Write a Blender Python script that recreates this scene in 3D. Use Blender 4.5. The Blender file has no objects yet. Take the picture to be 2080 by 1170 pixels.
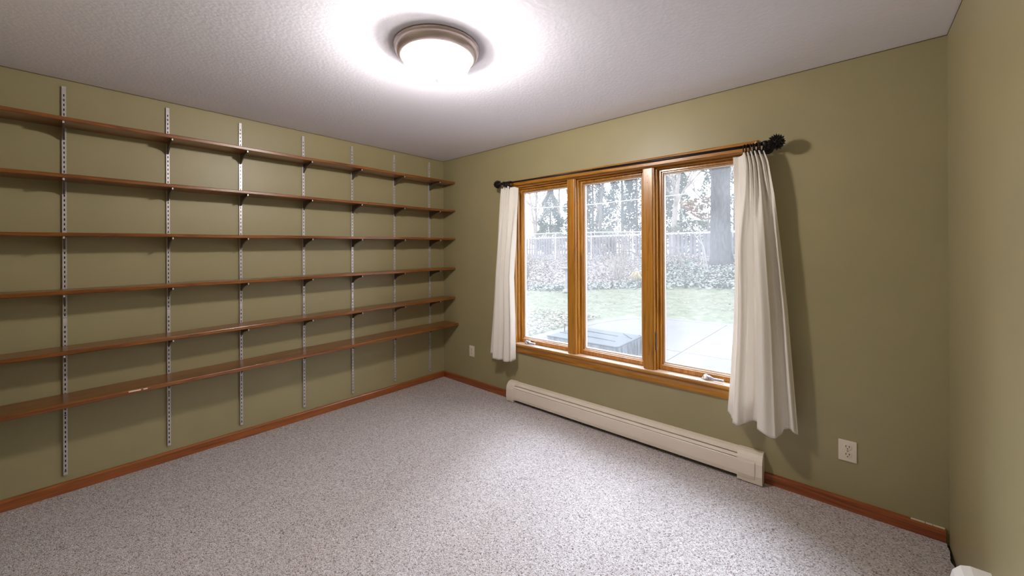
import bpy, bmesh, math, random
from mathutils import Vector, Matrix
random.seed(7)
S = bpy.context.scene
COL = S.collection
PI = math.pi
W, H, BACK = 3.613, 2.30, -3.0        # room width, height, back wall y

# ------------------------------------------------------------------ camera
cam_d = bpy.data.cameras.new('camera'); cam = bpy.data.objects.new('camera', cam_d); COL.objects.link(cam)
cam_d.sensor_width = 36.0; cam_d.lens = 782.8 / 2080 * 36
cam_d.shift_y = -(585 - 512.3) / 2080
cam_d.clip_start = 0.02; cam_d.clip_end = 400
yaw, roll = -0.7239, -0.0048
fw = Vector((math.sin(yaw), math.cos(yaw), 0)); rt = Vector((math.cos(yaw), -math.sin(yaw), 0)); up = Vector((0, 0, 1))
cx_ = rt * math.cos(roll) + up * math.sin(roll); cy_ = -rt * math.sin(roll) + up * math.cos(roll)
M = Matrix((cx_, cy_, -fw)).transposed().to_4x4(); M.translation = Vector((3.2891, -2.6128, 1.325))
cam.matrix_world = M
S.camera = cam

# ------------------------------------------------------------------ world, portal, exposure
world = bpy.data.worlds.new('overcast_sky'); S.world = world; world.use_nodes = True
nt = world.node_tree; nt.nodes.clear()
wo = nt.nodes.new('ShaderNodeOutputWorld'); bg = nt.nodes.new('ShaderNodeBackground')
bg.inputs['Color'].default_value = (0.84, 0.91, 1.0, 1); bg.inputs['Strength'].default_value = 4.8
nt.links.new(bg.outputs[0], wo.inputs[0])
pl = bpy.data.lights.new('window_daylight_portal', 'AREA'); pl.shape = 'RECTANGLE'; pl.size = 1.9; pl.size_y = 1.5
pl.cycles.is_portal = True
po = bpy.data.objects.new('window_daylight_portal', pl); COL.objects.link(po)
po.location = (1.93, 0.2, 1.2); po.rotation_euler = (-PI / 2, 0, 0)
LAMP = 12.0; BULB = 90.0
sl = bpy.data.lights.new('veiled_sun', 'SUN'); sl.energy = 8.8; sl.angle = math.radians(40); sl.color = (.78, .87, 1.0)
so = bpy.data.objects.new('veiled_sun', sl); COL.objects.link(so)
so.rotation_euler = Vector((-.58, .80, .80)).to_track_quat('Z', 'Y').to_euler()   # light falls towards the window, into the room
S.view_settings.view_transform = 'Standard'; S.view_settings.look = 'None'
S.view_settings.gamma = 1.0; S.view_settings.use_curve_mapping = False
S.view_settings.exposure = 0.30
S.cycles.max_bounces = 10; S.cycles.diffuse_bounces = 7; S.cycles.glossy_bounces = 4
S.cycles.transparent_max_bounces = 12; S.cycles.caustics_reflective = False; S.cycles.caustics_refractive = False
S.cycles.sample_clamp_indirect = 8.0

# ------------------------------------------------------------------ helpers
def srgb(r, g, b):
    f = lambda c: (c / 255 / 12.92) if c / 255 <= .04045 else ((c / 255 + .055) / 1.055) ** 2.4
    return (f(r), f(g), f(b), 1)

def mat_new(name, color=(.5, .5, .5, 1), rough=.5, metal=0.0, spec=.5):
    m = bpy.data.materials.new(name); m.use_nodes = True
    b = m.node_tree.nodes['Principled BSDF']
    b.inputs['Base Color'].default_value = color; b.inputs['Roughness'].default_value = rough
    b.inputs['Metallic'].default_value = metal; b.inputs['Specular IOR Level'].default_value = spec
    return m, m.node_tree, b

def N(t, kind, **kw):
    n = t.nodes.new(kind)
    for k, v in kw.items():
        if k in n.inputs.keys(): n.inputs[k].default_value = v
        else: setattr(n, k, v)
    return n

def coords(t, scale=(1, 1, 1), kind='Object'):
    tc = N(t, 'ShaderNodeTexCoord'); mp = N(t, 'ShaderNodeMapping'); mp.inputs['Scale'].default_value = scale
    t.links.new(tc.outputs[kind], mp.inputs['Vector']); return mp.outputs['Vector']

def ramp(t, fac, stops):
    r = N(t, 'ShaderNodeValToRGB'); e = r.color_ramp.elements
    while len(e) < len(stops): e.new(.5)
    for i, (p, c) in enumerate(stops): e[i].position = p; e[i].color = c
    t.links.new(fac, r.inputs[0]); return r.outputs[0]

def bump(t, b, h, strength, dist):
    n = N(t, 'ShaderNodeBump'); n.inputs['Strength'].default_value = strength; n.inputs['Distance'].default_value = dist
    t.links.new(h, n.inputs['Height']); t.links.new(n.outputs[0], b.inputs['Normal'])

def noisy(name, c1, c2, scale=8, rough=.6, bs=0, bd=.001, bscale=80, metal=0, spec=.5, detail=4, mapping=(1, 1, 1)):
    m, t, b = mat_new(name, c1, rough, metal, spec)
    v = coords(t, mapping)
    n = N(t, 'ShaderNodeTexNoise', Scale=scale, Detail=detail); t.links.new(v, n.inputs['Vector'])
    t.links.new(ramp(t, n.outputs['Fac'], [(.3, c1), (.7, c2)]), b.inputs['Base Color'])
    if bs:
        n2 = N(t, 'ShaderNodeTexNoise', Scale=bscale, Detail=3); t.links.new(v, n2.inputs['Vector'])
        bump(t, b, n2.outputs['Fac'], bs, bd)
    return m

def wood(name, axis, dark, mid, light, rough=.3, coat=.35):
    m, t, b = mat_new(name, mid, rough)
    b.inputs['Coat Weight'].default_value = coat; b.inputs['Coat Roughness'].default_value = .18
    sc = [22, 22, 22]; sc[axis] = 1.3
    v = coords(t, sc)
    w = N(t, 'ShaderNodeTexNoise', Scale=1.6, Detail=6, Roughness=.62, Distortion=1.2); t.links.new(v, w.inputs['Vector'])
    sc2 = [170, 170, 170]; sc2[axis] = 5
    v2 = coords(t, sc2); f = N(t, 'ShaderNodeTexNoise', Scale=1.0, Detail=3); t.links.new(v2, f.inputs['Vector'])
    mx = N(t, 'ShaderNodeMath', operation='MULTIPLY_ADD'); mx.inputs[1].default_value = .3
    t.links.new(f.outputs['Fac'], mx.inputs[0]); t.links.new(w.outputs['Fac'], mx.inputs[2])
    t.links.new(ramp(t, mx.outputs[0], [(.42, dark), (.62, mid), (.85, light)]), b.inputs['Base Color'])
    bump(t, b, f.outputs['Fac'], .12, .0006)
    return m

WALL = noisy('olive_wall_paint', srgb(152, 143, 108), srgb(157, 147, 111), 3, .42, .25, .0006, 120, spec=.42)
CEIL, t, b = mat_new('stippled_ceiling', srgb(240, 240, 254), .9, 0, .2)
v = coords(t); n = N(t, 'ShaderNodeTexNoise', Scale=95, Detail=3, Roughness=.6); t.links.new(v, n.inputs['Vector'])
n2 = N(t, 'ShaderNodeTexVoronoi', Scale=60); t.links.new(v, n2.inputs['Vector'])
a = N(t, 'ShaderNodeMath', operation='ADD'); t.links.new(n.outputs['Fac'], a.inputs[0]); t.links.new(n2.outputs['Distance'], a.inputs[1])
bump(t, b, a.outputs[0], .22, .0022)
# loop pile carpet: flecked cells with round relief
CARPET, t, b = mat_new('flecked_loop_carpet', (.5, .45, .42, 1), .95, 0, .1)
v = coords(t)
nz = N(t, 'ShaderNodeTexNoise', Scale=60, Detail=2); t.links.new(v, nz.inputs['Vector'])
mixv = N(t, 'ShaderNodeMixRGB'); mixv.inputs[0].default_value = .012
t.links.new(v, mixv.inputs[1]); t.links.new(nz.outputs['Color'], mixv.inputs[2])
vo = N(t, 'ShaderNodeTexVoronoi', Scale=250); t.links.new(mixv.outputs[0], vo.inputs['Vector'])
sep = N(t, 'ShaderNodeSeparateColor'); t.links.new(vo.outputs['Color'], sep.inputs[0])
c = ramp(t, sep.outputs[0], [(0, srgb(112, 100, 99)), (.15, srgb(164, 154, 153)), (.45, srgb(193, 186, 186)), (.8, srgb(206, 201, 203)), (1, srgb(224, 220, 224))])
big = N(t, 'ShaderNodeTexNoise', Scale=1.2, Detail=2); t.links.new(v, big.inputs['Vector'])
t.links.new(c, b.inputs['Base Color'])
inv = N(t, 'ShaderNodeMath', operation='SUBTRACT'); inv.inputs[0].default_value = 1; t.links.new(vo.outputs['Distance'], inv.inputs[1])
bump(t, b, inv.outputs[0], .7, .004)

SD, SM, SL = srgb(96, 48, 14), srgb(142, 78, 26), srgb(176, 106, 44)
SHELF = wood('stained_shelf_pine', 1, srgb(70, 36, 10), srgb(118, 66, 20), srgb(150, 92, 34))
WX = wood('window_wood_along_x', 0, srgb(122, 74, 16), srgb(166, 110, 32), srgb(190, 134, 50))
WZ = wood('window_wood_along_z', 2, srgb(122, 74, 16), srgb(166, 110, 32), srgb(190, 134, 50))
WSILL = wood('glare_painted_sill_wood', 0, srgb(206, 170, 138), srgb(228, 200, 176), srgb(238, 216, 198), .3, 1.0)  # sky glare on the sill and lower sash beads painted in as paler wood
BX = wood('baseboard_wood_along_x', 0, srgb(104, 48, 20), srgb(140, 72, 34), srgb(160, 90, 46))
BY = wood('baseboard_wood_along_y', 1, srgb(104, 52, 20), srgb(146, 82, 38), srgb(166, 98, 50))
ZINC = noisy('satin_zinc_steel', srgb(214, 210, 212), srgb(196, 192, 196), 30, .36, metal=.45)
BRK = noisy('bracket_steel', srgb(112, 100, 92), srgb(98, 88, 80), 30, .42, metal=.5)
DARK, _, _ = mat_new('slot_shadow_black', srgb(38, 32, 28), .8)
NICK = noisy('brushed_nickel', srgb(206, 192, 190), srgb(192, 178, 176), 14, .32, metal=.7, mapping=(1, 1, 20))
CHROME, _, _ = mat_new('satin_chrome_handle', srgb(190, 190, 198), .25, .9)
CREAM = noisy('cream_enamel', srgb(238, 228, 216), srgb(232, 221, 208), 4, .38)
WHITE = noisy('white_enamel', srgb(238, 234, 230), srgb(230, 226, 222), 4, .4)
PLATE = noisy('ivory_plastic', srgb(226, 216, 200), srgb(220, 208, 190), 5, .35)
IRON = noisy('blackened_iron', srgb(30, 24, 28), srgb(44, 36, 38), 40, .45, .3, .001, 200, metal=.5)
GASK, _, _ = mat_new('grey_glazing_gasket', srgb(206, 196, 190), .5)
FIN, _, _ = mat_new('aluminium_fins', srgb(120, 116, 112), .5, .8)
JOINT_LINE, _, _ = mat_new('brown_joint_line', srgb(84, 70, 54), .8)

FAB, t, b = mat_new('off_white_cotton', srgb(246, 242, 236), .9, 0, .15)
out = t.nodes['Material Output']
v = coords(t, (1, 1, 1)); wv = N(t, 'ShaderNodeTexNoise', Scale=420, Detail=2); t.links.new(v, wv.inputs['Vector'])
bump(t, b, wv.outputs['Fac'], .15, .0006)
tr = N(t, 'ShaderNodeBsdfTranslucent'); tr.inputs['Color'].default_value = srgb(246, 242, 236)
ms = N(t, 'ShaderNodeMixShader'); ms.inputs[0].default_value = .2
t.links.new(b.outputs[0], ms.inputs[1]); t.links.new(tr.outputs[0], ms.inputs[2]); t.links.new(ms.outputs[0], out.inputs[0])

GLASS, t, b = mat_new('slightly_hazy_window_glass', (1, 1, 1, 1), .05)  # faint translucent haze mixed unevenly into the clear glass
out = t.nodes['Material Output']
tp = N(t, 'ShaderNodeBsdfTransparent'); gl = N(t, 'ShaderNodeBsdfGlossy', Roughness=.03)
ms = N(t, 'ShaderNodeMixShader'); ms.inputs[0].default_value = .035
t.links.new(tp.outputs[0], ms.inputs[1]); t.links.new(gl.outputs[0], ms.inputs[2])
du = N(t, 'ShaderNodeBsdfTranslucent'); du.inputs['Color'].default_value = (.9, .92, .95, 1)
md = N(t, 'ShaderNodeMixShader'); v = coords(t, (1, 1, 1)); nz = N(t, 'ShaderNodeTexNoise', Scale=3, Detail=4); t.links.new(v, nz.inputs['Vector'])
mr = N(t, 'ShaderNodeMapRange'); mr.inputs['From Min'].default_value = .3; mr.inputs['From Max'].default_value = .7
mr.inputs['To Min'].default_value = .035; mr.inputs['To Max'].default_value = .07
t.links.new(nz.outputs['Fac'], mr.inputs['Value']); t.links.new(mr.outputs[0], md.inputs[0])
t.links.new(ms.outputs[0], md.inputs[1]); t.links.new(du.outputs[0], md.inputs[2]); t.links.new(md.outputs[0], out.inputs[0])

DOME, t, b = mat_new('lit_frosted_glass', (1, 1, 1, 1), .4)
b.inputs['Emission Color'].default_value = (1.0, .95, .90, 1); b.inputs['Emission Strength'].default_value = LAMP
tp = N(t, 'ShaderNodeBsdfTransparent'); ms = N(t, 'ShaderNodeMixShader'); ms.inputs[0].default_value = .5
t.links.new(b.outputs[0], ms.inputs[1]); t.links.new(tp.outputs[0], ms.inputs[2]); t.links.new(ms.outputs[0], t.nodes['Material Output'].inputs[0])

def osrgb(r, g, b, k=.74):
    c_ = srgb(r, g, b); return (c_[0] * k, c_[1] * k, c_[2] * k, 1)
GRASS = noisy('winter_lawn', osrgb(80, 88, 66), osrgb(108, 106, 90), 5, .95, .8, .03, 30, spec=.1)
LITTERG = noisy('leaf_strewn_soil', osrgb(108, 100, 96), osrgb(134, 126, 122), 6, .95, .8, .05, 18, spec=.1)
CONC = noisy('pale_concrete', osrgb(97, 94, 93), osrgb(102, 99, 98), 3, .95, .2, .002, 60, spec=.1)
BARK = noisy('furrowed_grey_bark', osrgb(40, 35, 35), osrgb(82, 74, 74), 1.0, .95, 1, .03, 20, mapping=(14, 14, 4), spec=.1)
TWIG = noisy('pale_twig_bark', osrgb(128, 118, 112), osrgb(150, 140, 132), 8, .9, spec=.1)
DTWIG = noisy('brown_twig_bark', osrgb(84, 76, 72), osrgb(104, 96, 92), 8, .9, spec=.1)
BIRCH = noisy('white_birch_bark', osrgb(140, 136, 134), osrgb(120, 116, 114), 6, .8, spec=.1)
EVG = noisy('evergreen_needles', osrgb(66, 78, 68), osrgb(98, 108, 98), 1.2, .9, spec=.1)
EVG2 = noisy('bluish_evergreen_needles', osrgb(70, 84, 76), osrgb(100, 112, 104), 1.2, .9, spec=.1)
EVG3 = noisy('olive_evergreen_needles', osrgb(86, 92, 74), osrgb(112, 116, 98), 1.2, .9, spec=.1)
LEAF = noisy('dry_fallen_leaves', osrgb(132, 118, 112), osrgb(158, 148, 142), 3, .9, spec=.1)
LEAFP = noisy('bleached_fallen_leaves', osrgb(136, 126, 114), osrgb(122, 114, 102), 3, .9, spec=.1)
ORLEAF = noisy('orange_dead_leaves', osrgb(118, 88, 68), osrgb(130, 102, 82), 3, .9, spec=.1)
GCOV = noisy('ground_cover_leaves', osrgb(96, 102, 90), osrgb(132, 134, 126), 3, .9, spec=.1)
STRAW = noisy('straw_grass', osrgb(170, 156, 118), osrgb(150, 136, 100), 3, .9, spec=.1)
FENCE = noisy('weathered_fence_wood', osrgb(92, 84, 90), osrgb(120, 112, 116), 2, .9, spec=.1)
RAILW = noisy('light_rail', osrgb(186, 184, 188), osrgb(170, 168, 172), 2, .6)
CABLE, _, _ = mat_new('white_cable', osrgb(225, 225, 225), .5)
TARP = noisy('grey_blue_tarpaulin', osrgb(60, 66, 71), osrgb(66, 72, 77), 3, .8, .6, .01, 9, spec=.12)
TARPS = noisy('dark_creased_tarpaulin', osrgb(30, 36, 44), osrgb(120, 128, 138), 1, .4, .6, .02, 9, mapping=(14, 14, 2))

# ---- mesh helpers
def box(bm, x0, x1, y0, y1, z0, z1, bev=0):
    g = bmesh.ops.create_cube(bm, size=1)['verts']
    bmesh.ops.scale(bm, vec=(x1 - x0, y1 - y0, z1 - z0), verts=g)
    bmesh.ops.translate(bm, vec=((x0 + x1) / 2, (y0 + y1) / 2, (z0 + z1) / 2), verts=g)
    if bev:
        es = list({e for v_ in g for e in v_.link_edges})
        bmesh.ops.bevel(bm, geom=es, offset=bev, segments=2, affect='EDGES', profile=.5)

def prism(bm, pts, a0, a1, axis):
    """extrude a 2D outline along an axis. axis x: pts=(y,z); y: pts=(x,z); z: pts=(x,y)"""
    f = {'x': lambda p, a_: (a_, p[0], p[1]), 'y': lambda p, a_: (p[0], a_, p[1]), 'z': lambda p, a_: (p[0], p[1], a_)}[axis]
    A = [bm.verts.new(f(p, a0)) for p in pts]; B = [bm.verts.new(f(p, a1)) for p in pts]
    fs = [bm.faces.new(A), bm.faces.new(B[::-1])]
    for i in range(len(pts)):
        j = (i + 1) % len(pts); fs.append(bm.faces.new((A[j], A[i], B[i], B[j])))
    bmesh.ops.recalc_face_normals(bm, faces=fs)

def lathe(bm, prof, c, seg=48, axis=Vector((0, 0, 1))):
    q = Vector((0, 0, 1)).rotation_difference(axis)
    rings = []
    for r, z in prof:
        if r < 1e-5: rings.append([bm.verts.new(Vector(c) + q @ Vector((0, 0, z)))])
        else: rings.append([bm.verts.new(Vector(c) + q @ Vector((r * math.cos(k * 2 * PI / seg), r * math.sin(k * 2 * PI / seg), z))) for k in range(seg)])
    fs = []
    for A, B in zip(rings, rings[1:]):
        for k in range(seg):
            k2 = (k + 1) % seg
            vs = [A[k % len(A)], A[k2 % len(A)], B[k2 % len(B)], B[k % len(B)]]
            u = []
            for q_ in vs:
                if q_ not in u: u.append(q_)
            if len(u) > 2: fs.append(bm.faces.new(u))
    bmesh.ops.recalc_face_normals(bm, faces=fs)

def tube(bm, pts, radii, seg=8, cap=True):
    pts = [Vector(p) for p in pts]
    if not isinstance(radii, (list, tuple)): radii = [radii] * len(pts)
    rings = []
    for i, p in enumerate(pts):
        d = (pts[min(i + 1, len(pts) - 1)] - pts[max(i - 1, 0)]).normalized()
        q = Vector((0, 0, 1)).rotation_difference(d)
        rings.append([bm.verts.new(p + q @ Vector((radii[i] * math.cos(k * 2 * PI / seg), radii[i] * math.sin(k * 2 * PI / seg), 0))) for k in range(seg)])
    for A, B in zip(rings, rings[1:]):
        for k in range(seg): bm.faces.new((A[k], A[(k + 1) % seg], B[(k + 1) % seg], B[k]))
    if cap: bm.faces.new(rings[0][::-1]); bm.faces.new(rings[-1])

def torus(bm, c, R_, r_, axis, seg=24, s2=8):
    q = Vector((0, 0, 1)).rotation_difference(Vector(axis)); g = []
    for i in range(seg):
        a_ = i * 2 * PI / seg
        g.append([bm.verts.new(Vector(c) + q @ Vector(((R_ + r_ * math.cos(b_)) * math.cos(a_), (R_ + r_ * math.cos(b_)) * math.sin(a_), r_ * math.sin(b_)))) for b_ in [j * 2 * PI / s2 for j in range(s2)]])
    for i in range(seg):
        for j in range(s2): bm.faces.new((g[i][j], g[(i + 1) % seg][j], g[(i + 1) % seg][(j + 1) % s2], g[i][(j + 1) % s2]))

def link(name, bm, mats, parent=None, loc=None, smooth=False):
    """mesh built in world coordinates; stored relative to its own or its parent's base point"""
    me = bpy.data.meshes.new(name)
    org = Vector(loc) if loc is not None else (root_loc(parent) if parent else Vector((0, 0, 0)))
    bmesh.ops.translate(bm, vec=-org, verts=bm.verts[:])
    bm.normal_update(); bm.to_mesh(me); bm.free()
    for m_ in (mats if isinstance(mats, (list, tuple)) else [mats]): me.materials.append(m_)
    if smooth:
        for p in me.polygons: p.use_smooth = True
    o = bpy.data.objects.new(name, me); COL.objects.link(o)
    if parent: o.parent = parent
    elif loc is not None: o.location = loc
    return o

def root_loc(o):
    while o.parent: o = o.parent
    return Vector(o.location)

def tag(o, label, cat, group=None, kind=None):
    o['label'] = label; o['category'] = cat
    if group: o['group'] = group
    if kind: o['kind'] = kind
    return o

def thing(name, loc, label=None, cat=None, group=None, kind=None):
    o = bpy.data.objects.new(name, None); COL.objects.link(o); o.location = loc; o.empty_display_size = .05
    if label: o['label'] = label
    if cat: o['category'] = cat
    if group: o['group'] = group
    if kind: o['kind'] = kind
    return o

def struct(name, bm, mats, smooth=False):
    o = link(name, bm, mats, smooth=smooth); o['kind'] = 'structure'; return o

NB = bmesh.new
# ------------------------------------------------------------------ room shell
bm = NB(); box(bm, -.12, 0, BACK - .12, .12, -.1, H + .1); o = struct('wall_left', bm, WALL)
tag(o, 'olive green wall behind the long wooden shelves', 'wall')
OX0, OX1, OZ0, OZ1 = 1.012, 2.838, .497, 1.918     # rough opening
bm = NB()
box(bm, 0, OX0, 0, .13, -.1, H + .1); box(bm, OX1, W + .12, 0, .13, -.1, H + .1)
box(bm, OX0, OX1, 0, .13, -.1, OZ0); box(bm, OX0, OX1, 0, .13, OZ1, H + .1)
tag(struct('wall_back', bm, WALL), 'olive green wall with the wooden triple window', 'wall')
bm = NB(); box(bm, W, W + .12, BACK - .12, 0, -.1, H + .1); tag(struct('wall_right', bm, WALL), 'olive green wall at the right edge, brightened by the window', 'wall')
bm = NB(); box(bm, 0, W, BACK - .12, BACK, -.1, H + .1); tag(struct('wall_front', bm, WALL), 'olive green wall behind the viewer', 'wall')
bm = NB(); box(bm, 0, W, BACK, 0, H, H + .1); tag(struct('ceiling', bm, CEIL), 'off-white stippled ceiling', 'ceiling')
bm = NB()
ys = [BACK + k * .02 for k in range(int(-BACK / .02) + 1)]
edge = [(W - .008 - random.random() * .009, y) for y in ys]
prism(bm, [(0, BACK), (0, 0)] + [(x, y) for x, y in edge[::-1]], -.012, 0, 'z')
tag(struct('floor', bm, CARPET), 'flecked beige loop pile carpet', 'floor')
bm = NB(); box(bm, 0, W, BACK, 0, -.1, -.0125); tag(struct('floor_slab', bm, DARK), 'dark bare floor gap along the edge of the carpet', 'floor')
# thin dark brown strips laid along the joint of walls and ceiling
for nm, bb in (('joint_strip_1', (0, .0012, BACK, 0)), ('joint_strip_2', (0, W, -.0012, 0)), ('joint_strip_3', (W - .0012, W, BACK, 0))):
    bm = NB(); box(bm, bb[0], bb[1], bb[2], bb[3], H - .0035, H); struct(nm, bm, JOINT_LINE)
# baseboards
prof = [(0, 0), (.013, 0), (.013, .05), (.009, .059), (0, .061)]
bm = NB(); prism(bm, prof, BACK, 0, 'y'); tag(struct('baseboard_left', bm, BY), 'brown stained wooden baseboard below the shelves', 'baseboard')
bm = NB(); prism(bm, [(-y, z) for y, z in prof], .013, .967, 'x'); tag(struct('baseboard_back', bm, BX), 'short brown baseboard between corner and heater', 'baseboard')
bm = NB(); prism(bm, [(-y, z) for y, z in prof], 2.907, 3.601, 'x'); bo = struct('baseboard_right', bm, BX)
tag(bo, 'reddish brown baseboard between heater and right corner', 'baseboard')
bm = NB()
for x0, x1 in ((3.49, 3.535), (3.538, 3.56), (3.562, 3.598)): box(bm, x0, x1, -.0115, -.001, .0595, .0622)
link('paint_chip', bm, PLATE, bo)

# ------------------------------------------------------------------ window
win = thing('window_1', (1.925, 0, .5), 'stained wooden window of three tall panes with mitred casing', 'window', kind='structure')
UN = [(1.03, 1.576), (1.654, 2.198), (2.277, 2.82)]
ZI0, ZI1 = .515, 1.90
def casing_profile(s):   # outline across the casing: s = distance from inner edge, y = depth into the room
    return [(0, 0), (0, -.011), (.006, -.015), (.012, -.012), (.03, -.0135), (.045, -.019), (.056, -.021), (.062, -.017), (.064, 0)]
def frame_piece(bm, p0, p1, outward, prof_):
    """mitred piece from p0 to p1 along inner edge (x,z), outward unit vec; ends mitred 45deg"""
    p0 = Vector((p0[0], 0, p0[1])); p1 = Vector((p1[0], 0, p1[1])); d = (p1 - p0).normalized(); o_ = Vector((outward[0], 0, outward[1]))
    A = [bm.verts.new(p0 + o_ * s + Vector((0, y, 0)) - d * s) for s, y in prof_]
    B = [bm.verts.new(p1 + o_ * s + Vector((0, y, 0)) + d * s) for s, y in prof_]
    fs = [bm.faces.new(A), bm.faces.new(B[::-1])]
    for i in range(len(prof_)):
        j = (i + 1) % len(prof_); fs.append(bm.faces.new((A[j], A[i], B[i], B[j])))
    bmesh.ops.recalc_face_normals(bm, faces=fs)
X0, X1 = 1.03, 2.82
cp = casing_profile(0)
bm = NB(); frame_piece(bm, (X0, ZI1), (X1, ZI1), (0, 1), cp); link('head_casing', bm, WX, win)
bm = NB(); frame_piece(bm, (X0, ZI0), (X0, ZI1), (-1, 0), cp); link('side_casing', bm, WZ, win)
bm = NB(); frame_piece(bm, (X1, ZI0), (X1, ZI1), (1, 0), cp); link('side_casing', bm, WZ, win)
# bottom: stool nosing and apron
bm = NB(); prism(bm, [(0, .502), (0, .515), (-.024, .515), (-.031, .508), (-.031, .497), (-.022, .487), (-.016, .480), (-.013, .462), (-.016, .44), (-.012, .430), (0, .430)], X0 - .064, X1 + .064, 'x')
link('apron', bm, WX, win)
# jamb box (extension jambs)
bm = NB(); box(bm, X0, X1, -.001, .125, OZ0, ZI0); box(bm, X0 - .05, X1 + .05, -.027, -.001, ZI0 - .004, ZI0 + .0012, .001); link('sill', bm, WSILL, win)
bm = NB(); box(bm, X0, X1, 0, .125, ZI1, OZ1); box(bm, X0, X1, .018, .045, ZI1 - .012, ZI1, .002); link('head_jamb', bm, WX, win)
bm = NB(); box(bm, OX0, X0, 0, .125, OZ0, OZ1); box(bm, X0, X0 + .01, .018, .045, ZI0, ZI1, .002); link('side_jamb', bm, WZ, win)
bm = NB(); box(bm, X1, OX1, 0, .125, OZ0, OZ1); box(bm, X1 - .01, X1, .018, .045, ZI0, ZI1, .002); link('side_jamb', bm, WZ, win)
for a0, a1 in ((UN[0][1], UN[1][0]), (UN[1][1], UN[2][0])):
    bm = NB(); box(bm, a0, a1, .001, .125, ZI0, ZI1)
    box(bm, a0 + .006, a1 - .009, -.012, .001, ZI0 - .002, ZI1 + .004, .003)
    box(bm, a0 + .001, a0 + .005, -.006, .001, ZI0, ZI1, .0012); box(bm, a1 - .008, a1 - .001, -.008, .001, ZI0, ZI1, .002)
    for s_, x in ((-1, a0), (1, a1)): box(bm, min(x, x + s_ * .01), max(x, x + s_ * .01), .018, .045, ZI0, ZI1, .002)
    mo = link('mullion', bm, WZ, win)
    for z in (1.845, 1.80, 1.2, .62):
        bm = NB(); lathe(bm, [(0, .0006), (.0022, .0004), (.0022, -.001)], ((a0 + a1) / 2 - .004, -.0122, z), 8, Vector((0, -1, 0)))
        link('nail_hole', bm, DARK, mo)
for i, (a0, a1) in enumerate(UN):
    bm = NB(); y0, y1 = .048, .098; st = .044; rb = .062; tpz = .046
    g = .002
    def ring4(bm, ix0, ix1, iz0, iz1, wl, wb, wt, ya, yb, bev):
        """four-sided frame whose outer edge is ix/iz and whose members are wl, wb, wt wide"""
        box(bm, ix0, ix0 + wl, ya, yb, iz0, iz1, bev); box(bm, ix1 - wl, ix1, ya, yb, iz0, iz1, bev)
        box(bm, ix0 + wl, ix1 - wl, ya, yb, iz0, iz0 + wb, bev); box(bm, ix0 + wl, ix1 - wl, ya, yb, iz1 - wt, iz1, bev)
    ring4(bm, a0 + g, a1 - g, ZI0 + .002, ZI1 - g, .026, .030, .028, y0, y1, .003)
    ring4(bm, a0 + g + .026, a1 - g - .026, ZI0 + .032, ZI1 - g - .028, .008, .0085, .008, y0 + .012, y1 - .002, .002)
    sash = link('sash', bm, WZ, win)
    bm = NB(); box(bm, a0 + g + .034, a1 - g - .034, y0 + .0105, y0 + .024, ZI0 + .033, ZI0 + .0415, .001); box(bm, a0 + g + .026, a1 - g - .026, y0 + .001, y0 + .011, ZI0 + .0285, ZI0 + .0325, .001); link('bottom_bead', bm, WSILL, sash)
    bm = NB(); ring4(bm, a0 + g + .034, a1 - g - .034, ZI0 + .041, ZI1 - g - .036, .008, .010, .008, y0 + .022, y1 - .004, .001)
    link('glazing_gasket', bm, GASK, sash)
    bm = NB(); box(bm, a0 + st, a1 - st, y0 + .032, y0 + .035, ZI0 + .051, ZI1 - g - .044); link('pane', bm, GLASS, sash)
# crank operators (outer casements), folded down
for x, s_ in ((1.14, 1), (2.60, 1)):
    bm = NB(); z = ZI0
    prism(bm, [(x - .035, z), (x - .03, z + .016), (x - .012, z + .026), (x + .012, z + .026), (x + .032, z + .014), (x + .036, z)], .018, .047, 'y')
    lathe(bm, [(0, .034), (.011, .034), (.013, .02), (.014, 0)], (x - .006, .022, z), 16, Vector((0, -.5, 1)).normalized())
    h = link('crank_handle', bm, CHROME, win)
    bm = NB(); tube(bm, [(x - .006, .008, z + .03), (x + .018, .004, z + .026), (x + .045, .004, z + .016)], [.006, .0055, .006], 10)
    box(bm, x + .042, x + .098, -.004, .012, z + .008, z + .024, .004); link('folding_arm', bm, CHROME, h)
# latch levers on the left stiles
for a0, z in ((UN[2][0], .66), ):
    bm = NB(); box(bm, a0 + .001, a0 + .009, .008, .018, z - .012, z + .012, .002); box(bm, a0 + .002, a0 + .007, .004, .012, z + .005, z + .12, .002); link('latch_lever', bm, BRK, win)

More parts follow.
